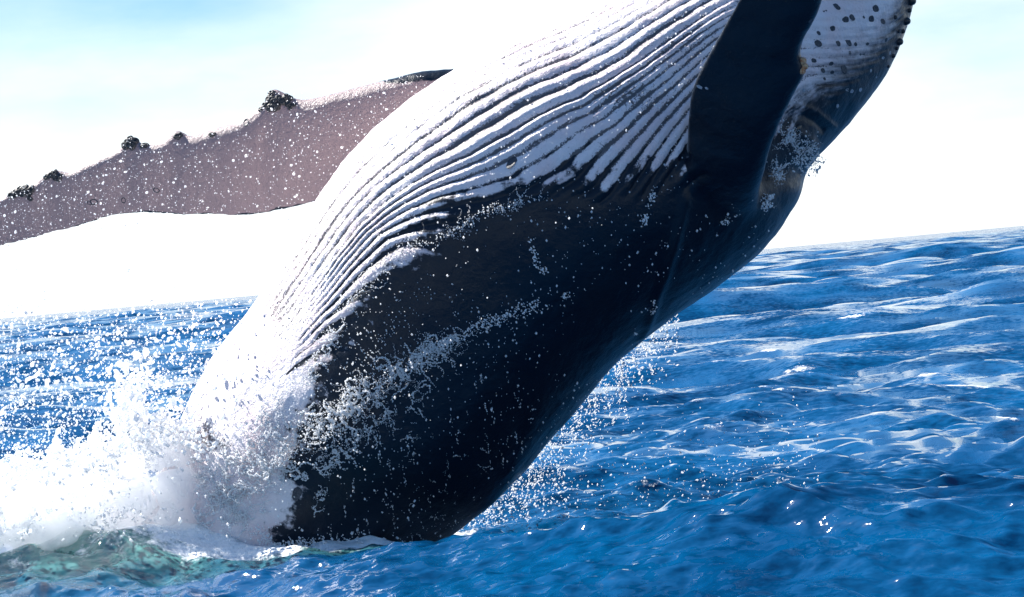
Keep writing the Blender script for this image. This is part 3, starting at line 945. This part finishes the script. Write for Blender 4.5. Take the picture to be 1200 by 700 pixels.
def lace(path, n, steps, lo, hi, off=0.018, drift=(0.0, 0.0)):
    path = np.array(path, float)
    L = np.concatenate([[0], np.cumsum(np.hypot(*np.diff(path[:, :2], axis=0).T))])
    u = rng.random(n) * L[-1]
    q = np.stack([np.interp(u, L, path[:, 0]), np.interp(u, L, path[:, 1])], 1) + rng.normal(0, .5, (n, 2)) * np.interp(u, L, path[:, 2])[:, None]
    keep = fbm(np.stack([q[:, 0] / 16, q[:, 1] / 16, np.zeros(n)], 1), 3, int(path[0, 1]) % 89) > -.32
    q = q[keep]; n = len(q)
    a = rng.uniform(0, 6.28, n); turn = rng.normal(0, .16, n)
    base = sizes(n, lo, hi, 1.4)
    ln = rng.uniform(.35, 1, n) * steps
    for k in range(steps):
        live = k < ln
        if not live.any(): break
        pos, _, _ = on_skin(q[live, 0], q[live, 1], off)
        rr_ = base[live] * (1.15 - .8 * k / steps) * rng.uniform(.8, 1.2, live.sum())
        parts.append(drops(pos + rng.normal(0, .004, pos.shape), rr_, rng.uniform(1, 1.7, live.sum()), True, RT * np.cos(a[live])[:, None] - UP * np.sin(a[live])[:, None] + rng.normal(0, .2, (live.sum(), 3))))
        st = 1.0
        q = q + np.stack([np.cos(a), np.sin(a)], 1) * st + np.array(drift)
        turn = turn * .9 + rng.normal(0, .10, n)
        a = a + turn
# the main spill from the base up over the flank
SP = [(250, 590, 44), (310, 550, 40), (360, 515, 34), (400, 488, 26), (440, 455, 17), (480, 427, 11), (520, 402, 7), (560, 383, 4)]
lace(SP, 260, 46, .003, .0085)
froth(SP, 1300, 1.0, .003, .010, small=True, lift=.06)
lace([(a, b, c * .8) for a, b, c in SP[:5]], 100, 40, .003, .0095, .09)
lace([(235, 600, 40), (270, 585, 36), (300, 560, 30), (330, 540, 24)], 200, 24, .004, .011, .03)
froth([(380, 500, 40), (420, 440, 30), (470, 400, 40), (540, 380, 40)], 900, 1.6, .003, .008, small=True)
lace([(365, 605, 6), (380, 560, 8), (395, 530, 8), (415, 515, 10), (440, 500, 8), (455, 480, 4)], 70, 22, .003, .008, drift=(.0, .4))
lace([(470, 560, 5), (474, 530, 5), (482, 500, 5), (490, 455, 8), (500, 440, 4)], 22, 18, .003, .007, drift=(.0, .5))
lace([(600, 480, 60), (520, 560, 60), (470, 600, 40)], 26, 14, .0025, .0055, drift=(.0, .7))
lace([(230, 560, 30), (270, 540, 40), (320, 520, 40), (350, 480, 30)], 160, 22, .004, .010)
lace([(300, 520, 20), (330, 470, 20), (360, 440, 16), (390, 410, 10), (400, 380, 8)], 80, 26, .003, .009)
froth([(300, 630, 22), (360, 642, 20), (420, 646, 20), (500, 648, 12)], 1500, 1.0, .004, .014, .06, small=True)
lace([(320, 635, 16), (380, 643, 16), (440, 646, 16)], 90, 16, .004, .009, .05)
# streaks along the flank edge of the pleats
froth([(380, 400, 8), (400, 370, 8), (430, 330, 10), (470, 300, 10), (520, 275, 8), (570, 250, 8), (620, 235, 6)], 800, 1.0, .0025, .008, small=True)
lace([(380, 400, 8), (400, 370, 8), (430, 330, 10), (470, 300, 10), (520, 275, 8), (570, 250, 8), (640, 235, 8)], 60, 24, .0025, .006, drift=(.5, -.4))
froth([(752, 262, 3), (758, 245, 3), (765, 222, 3)], 150, 1.0, .003, .009)
froth([(620, 280, 2), (626, 300, 2), (632, 318, 3), (645, 312, 2)], 150, 1.0, .003, .008)
froth([(548, 385, 5), (590, 372, 9), (640, 352, 9), (670, 340, 5)], 420, 1.0, .003, .010)
froth([(745, 392, 7), (752, 378, 7), (765, 350, 3)], 240, 1.0, .003, .010)
# at the mouth corner
froth([(914, 150, 9), (925, 160, 18), (938, 172, 20), (947, 186, 16), (946, 196, 9)], 260, 1.0, .003, .008, .04)
lace([(914, 150, 9), (925, 160, 18), (938, 172, 20), (947, 186, 16)], 80, 20, .003, .0075, .05)
lace([(905, 165, 8), (912, 190, 12), (905, 215, 10), (897, 240, 8)], 40, 16, .003, .0065, .03)
froth([(935, 172, 22), (946, 192, 14)], 90, 1.0, .005, .011, .05)
froth([(885, 190, 4), (910, 205, 8), (900, 218, 7), (895, 235, 6), (893, 245, 5)], 300, 1.0, .004, .012, .03)
froth([(872, 240, 2), (860, 252, 2), (845, 262, 2)], 120, 1.0, .003, .008, .015)
# beads scattered over the dark flank
n = 3400
x = rng.uniform(370, 900, n); y = rng.uniform(230, 650, n)
dens = fbm(np.stack([x / 60, y / 60, x * 0], 1), 3, 5)
keep = (dens > rng.uniform(-.9, .7, n)) & (y < np.interp(x, RR[2:10, 0], RR[2:10, 1]) - 4) & (y > np.interp(x, [340, 400, 480, 600, 800, 900], [640, 380, 300, 260, 225, 225]))
pos, _, _ = on_skin(x[keep], y[keep], .015)
pos -= FWD * np.abs(rng.normal(0, .12, len(pos)))[:, None]
parts.append(drops(pos, sizes(len(pos), .0028, .0105, 2.6), rng.uniform(1, 1.8, len(pos)), True, -UP + rng.normal(0, .3, (len(pos), 3))))
n = 60
for k in range(n):
    x0, y0 = rng.uniform(390, 640), rng.uniform(430, 620)
    if y0 > np.interp(x0, RR[2:10, 0], RR[2:10, 1]) - 30: continue
    m = int(rng.integers(5, 16)); s = np.sort(rng.random(m)) * rng.uniform(10, 32)
    pos, _, _ = on_skin(x0 + s * .12 + rng.normal(0, .8, m), y0 + s, .012)
    parts.append(drops(pos, sizes(m, .002, .006), rng.uniform(1.5, 3.5, m), True, -UP + .15 * RT + np.zeros((m, 3))))
# beads thrown up from the lit belly
n = 2200
x = rng.uniform(230, 860, n); y = rng.uniform(0, 560, n)
keep = (x > np.interp(y, RL[3:11, 1][::-1], RL[3:11, 0][::-1]) + 4) & (y < np.interp(x, [340, 400, 480, 600, 800, 900], [560, 380, 300, 260, 225, 225]))
pos, _, _ = on_skin(x[keep], y[keep], .02)
parts.append(drops(pos, sizes(len(pos), .003, .009, 2.0), rng.uniform(1, 1.6, len(pos)), True, -UP + rng.normal(0, .3, (len(pos), 3))))
pv, pf = join(parts)
runoff = mesh_obj('running_water', pv, pf, mat=m_drop)
tag(runoff, 'white froth and water beads running down the whale hide', 'water', kind='stuff')
